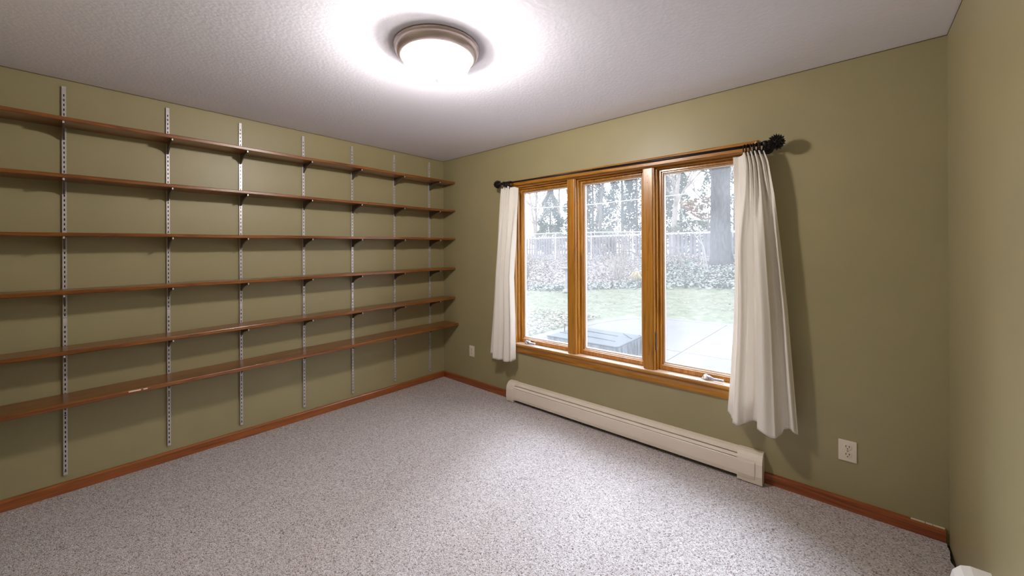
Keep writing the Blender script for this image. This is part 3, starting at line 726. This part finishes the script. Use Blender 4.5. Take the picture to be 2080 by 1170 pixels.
# big foreground trunk
bt = thing('large_tree', (-.55, 14, gz(-.55, 14)), 'large old tree with a thick grey trunk on the bank, behind the right pane', 'tree')
bm = NB(); z0 = gz(-.55, 14)
pts = [(-.55, 14, z0 - .1), (-.55, 14, z0 + .12), (-.55, 14, z0 + .5), (-.56, 14, z0 + 1.6), (-.55, 14, z0 + 3.4), (-.5, 14, z0 + 6)]
tube(bm, pts, [.50, .42, .365, .345, .325, .29], 28, False)
rnd = random.Random(4)
for v_ in bm.verts: 
    a_ = math.atan2(v_.co.y - 14, v_.co.x + .55); k_ = 1 + .03 * math.sin(a_ * 9) + .025 * math.sin(a_ * 14 + 1) + (.12 * math.sin(a_ * 5) if v_.co.z < z0 + .2 else 0)
    v_.co.x = -.55 + (v_.co.x + .55) * k_; v_.co.y = 14 + (v_.co.y - 14) * k_
link('trunk', bm, BARK, bt, smooth=True)
bm = NB()
for k in range(9):
    a_ = k * .7; branch_mesh(bm, Vector((-.52, 14, z0 + 4.4 + k * .18)), Vector((math.cos(a_), math.sin(a_), .8)).normalized(), 2.4, .12, 3, rnd, .5, 4, .05, 3)
b_ = link('branches', bm, DTWIG, bt); b_['kind'] = 'stuff'

E_ = 'evergreens beyond the fence'
evergreen(-15.6, 23.6, 5.6, 1.5, 2600, 'narrow pointed evergreen standing alone behind the left pane', EVG, 11, .3, group=E_)
evergreen(-14.0, 25.5, 8.6, 1.7, 3000, 'tall evergreen right of the pointed one, at the right side of the left pane', EVG2, 12, .32, group=E_)
evergreen(-14.2, 21.3, 2.3, 1.1, 1100, 'low light green bush behind the wire fence', EVG3, 13, .26, False, .1, group=E_)
evergreen(-12.4, 25, 9.5, 1.5, 2800, 'dense evergreen at the left side of the middle pane', EVG, 14, .32, group=E_)
evergreen(-10.6, 26.5, 10.5, 1.7, 3200, 'tallest evergreen in the middle pane, with a bare stem beside it', EVG2, 15, .34, group=E_)
evergreen(-8.9, 25.4, 9.4, 1.4, 2700, 'evergreen at the right side of the middle pane, by the sky gap', EVG, 16, .32, group=E_)
evergreen(-6.6, 24, 8.4, 1.3, 2300, 'slim evergreen hidden partly by the right mullion', EVG2, 17, .3, group=E_)
evergreen(-5.4, 23.4, 7.6, 1.25, 2000, 'olive evergreen at the left side of the right pane', EVG3, 18, .28, group=E_)
evergreen(-3.8, 26, 8.6, 1.2, 1500, 'thin evergreen behind the bare forked tree', EVG3, 19, .28, group=E_)
evergreen(-2.2, 24.6, 7.2, 1.35, 2000, 'evergreen just left of the large grey trunk', EVG, 20, .3, group=E_)
evergreen(-3.4, 20.2, 1.9, 1.3, 1300, 'dark rounded evergreen bush right behind the picket fence', EVG3, 21, .24, False, .1, group=E_)
evergreen(.9, 25, 8, 1.7, 1800, 'evergreen right of the large grey trunk, by the curtain', EVG2, 22, .3, group=E_)
evergreen(-9.4, 20.4, 1.7, 1.5, 1200, 'spreading evergreen bush behind the fence in the middle pane', EVG2, 23, .24, False, .1, group=E_)
T_ = 'bare winter trees beyond the fence'
bare_tree(-13.9, 19.5, 6.6, .11, 3, 'bare tree with thin crossing branches in the left pane', seed=31, group=T_, m=TWIG)
bare_tree(-17.6, 21, 7.5, .14, 3, 'bare hazy tree at the left side of the left pane', seed=32, group=T_, m=TWIG)
bare_tree(-9.9, 21.5, 8.5, .14, 3, 'bare brown tree among the evergreens of the middle pane', seed=33, group=T_)
bare_tree(-4.2, 19.5, 8.0, .17, 3, 'bare forked grey tree in the middle of the right pane', seed=34, group=T_, m=TWIG)
bare_tree(-2.5, 20.5, 8.5, .14, 3, 'slanting bare tree reaching up beside the large trunk', seed=35, group=T_, m=TWIG)
bare_tree(-6.1, 21.5, 8, .12, 3, 'bare tree seen beside the right mullion', seed=36, group=T_)
for k, (x, y, hg) in enumerate(((-22, 30, 9), (-18.5, 29, 10), (-15.5, 31, 9.5), (-12.2, 30, 10.5), (-9.6, 32, 10.5), (-7, 29.5, 9.5), (-4.6, 31, 10), (-1.6, 29, 9.5))):
    bare_tree(x, y, hg, .15, 3, 'distant bare tree far behind the fence, %s from the left' % ('first', 'second', 'third', 'fourth', 'fifth', 'sixth', 'seventh', 'eighth')[k], seed=60 + k, group='distant bare trees', m=TWIG, kids=5)
bare_shrub(-3.35, 11.0, 2.9, 24, 4, 'wide pale leafless shrub on the bank, middle pane', seed=41)
bare_shrub(-5.9, 11.6, 2.6, 20, 4, 'thin leafless shrub at the left side of the middle pane', seed=42)
bare_shrub(-8.9, 11.9, 2.2, 18, 4, 'tangled leafless shrub low in the left pane', seed=43)
bare_shrub(-7.2, 10.2, 1.0, 8, 3, 'low reddish twiggy shrub beside the left mullion', DTWIG, seed=44)
bare_shrub(-1.7, 12.8, 1.3, 7, 3, 'small twiggy shrub left of the large trunk', seed=45)
bare_shrub(-11.4, 13.4, 2.1, 9, 3, 'tall twiggy shrub at the left edge of the left pane', seed=46)
# leaning birch poles
for pts_, lab in (([(-1.42, 12, 2.9), (-1.3, 12, 2.55), (-1.02, 12.02, 2.05), (-.86, 12.03, 1.8), (-.66, 12.05, 1.5), (-.5, 12.06, gz(-.5, 12))], 'longer white birch stem leaning towards the large trunk'),
                  ([(-.90, 12.1, 2.48), (-.8, 12.1, 2.0), (-.72, 12.1, 1.6), (-.62, 12.1, gz(-.62, 12))], 'shorter white birch stem beside the leaning one')):
    bm = NB(); tube(bm, pts_, [.008] + [.02] * (len(pts_) - 1), 8); tag(link('birch_stem', bm, BIRCH, loc=pts_[-1]), lab, 'stem')
# orange shrub leaves in right pane
bm = NB(); rnd = random.Random(8); foliage(bm, -2.0, 17.5, 2.9, 1.0, 1.0, 420, rnd, .2, False)
orr = thing('orange_leafed_shrub', (-2.0, 17.5, 1.14), 'shrub with orange dead leaves behind the picket fence', 'shrub')
fo = link('foliage', bm, ORLEAF, orr); fo['kind'] = 'stuff'
bm = NB(); branch_mesh(bm, Vector((-2.0, 17.5, 1.1)), Vector((0, 0, 1)), 2.2, .05, 3, rnd, .5, 4, 0, 3); link('stem', bm, DTWIG, orr)
# fallen branch, straw grass clump, stone edging, bird bath
bm = NB(); tube(bm, [(-4.0, 11.5, 1.28), (-3.55, 11.5, 1.36), (-3.1, 11.5, 1.33), (-2.8, 11.5, 1.2), (-2.6, 11.5, .96)], [.012, .022, .028, .026, .024], 7)
tube(bm, [(-2.66, 11.5, 1.0), (-2.9, 11.5, .98), (-3.1, 11.5, 1.02)], [.02, .016, .01], 6)
tag(link('fallen_branch', bm, IRON, loc=(-2.6, 11.5, .76)), 'dark arched fallen branch on the bank, middle pane', 'branch')
bm = NB(); rnd = random.Random(12); zc = gz(-2.35, 10.4)
for k in range(260):
    a_ = rnd.uniform(0, 2 * PI); s_ = rnd.uniform(.1, .5); hh = rnd.uniform(.25, .42); c = Vector((-2.35, 10.4, zc)); d = Vector((math.cos(a_), math.sin(a_), 0)); w_ = d.cross(up) * .008
    p = [c + d * .04, c + d * s_ * .5 + up * hh, c + d * s_ + up * (hh * .45)]
    bm.faces.new([bm.verts.new(q_) for q_ in (p[0] - w_, p[0] + w_, p[1] + w_, p[1] - w_)]); bm.faces.new([bm.verts.new(q_) for q_ in (p[1] - w_, p[1] + w_, p[2])])
tag(link('grass_clump', bm, STRAW, loc=(-2.35, 10.4, zc)), 'straw-coloured drooping grass clump above the lawn edge, middle pane', 'grass')
bb2 = thing('bird_bath', (-4.1, 8.6, gz(-4.1, 8.6)), 'pale shallow bird bath bowl beside the left mullion', 'bird bath')
zb_ = gz(-4.1, 8.6)
bm = NB(); lathe(bm, [(0, zb_), (.16, zb_), (.14, zb_ + .05), (.06, zb_ + .1), (.05, .66), (.09, .69)], (-4.1, 8.6, 0), 20); link('pedestal', bm, BIRCH, bb2)
bm = NB(); lathe(bm, [(0, .69), (.09, .69), (.24, .745), (.27, .775), (.25, .78), (.2, .75), (0, .72)], (-4.1, 8.6, 0), 28); link('bowl', bm, BIRCH, bb2)

# leaf litter, lawn leaves, ground cover
def scatter(name, n, fn, size, m, label, cat, seed, lift=.02, flat=.35):
    rnd = random.Random(seed); bm = NB()
    for k in range(n):
        x, y = fn(rnd); z = gz(x, y) + lift + rnd.uniform(0, .04) * (flat * 2)
        a_ = rnd.uniform(0, 2 * PI); L = size * rnd.uniform(.6, 1.3)
        d = Vector((math.cos(a_), math.sin(a_), rnd.uniform(-flat, flat))) * L; s_ = Vector((-math.sin(a_), math.cos(a_), rnd.uniform(-flat, flat))) * L * .6
        c = Vector((x, y, z)); f_ = bm.faces.new([bm.verts.new(p) for p in (c - d, c + s_, c + d, c - s_)])
        if isinstance(m, list) and k % 3 == 0: f_.material_index = 1
    o = link(name, bm, m, loc=(-3, 11, gz(-3, 11))); tag(o, label, cat, kind='stuff')
def onbed(r_):
    x = r_.uniform(-13, 2); return x, r_.uniform(bed_edge(x) - .1, 16)
def onlawn(r_):
    while True:
        x = r_.uniform(-9, 4); y = r_.uniform(2.4, 10)
        if x < -1.15 or y > 6.6: return x, y
def nearbox(r_): return -1.15 - abs(r_.gauss(0, 1.0)), r_.uniform(2, 5.6)
def edgeb(r_):
    x = r_.uniform(-10, 3); return x, bed_edge(x) + r_.gauss(.1, .25)
scatter('leaf_litter', 34000, onbed, .045, [LEAF, LEAFP], 'pale brown fallen leaves covering the bank', 'leaves', 51, .008, .45)
scatter('lawn_leaves', 2400, onlawn, .03, LEAFP, 'scattered pale leaves on the lawn', 'leaves', 53, .015, .3)
scatter('leaf_drift', 1900, nearbox, .034, LEAFP, 'drift of dry leaves on the grass left of the patio', 'leaves', 54, .015, .4)
scatter('edge_plants', 3200, edgeb, .06, GCOV, 'low green plants along the edge of the lawn', 'plants', 55, .03, .9)
def gcr(r_):
    while True:
        x, y = r_.uniform(-2.6, 2.2), r_.uniform(10.1, 14.6)
        if y < 13.2 or abs(x + .6) > .9: return x, y
scatter('ground_cover', 8000, gcr, .05, GCOV, 'grey-green ground cover around the foot of the large tree', 'plants', 56, .02, .7)
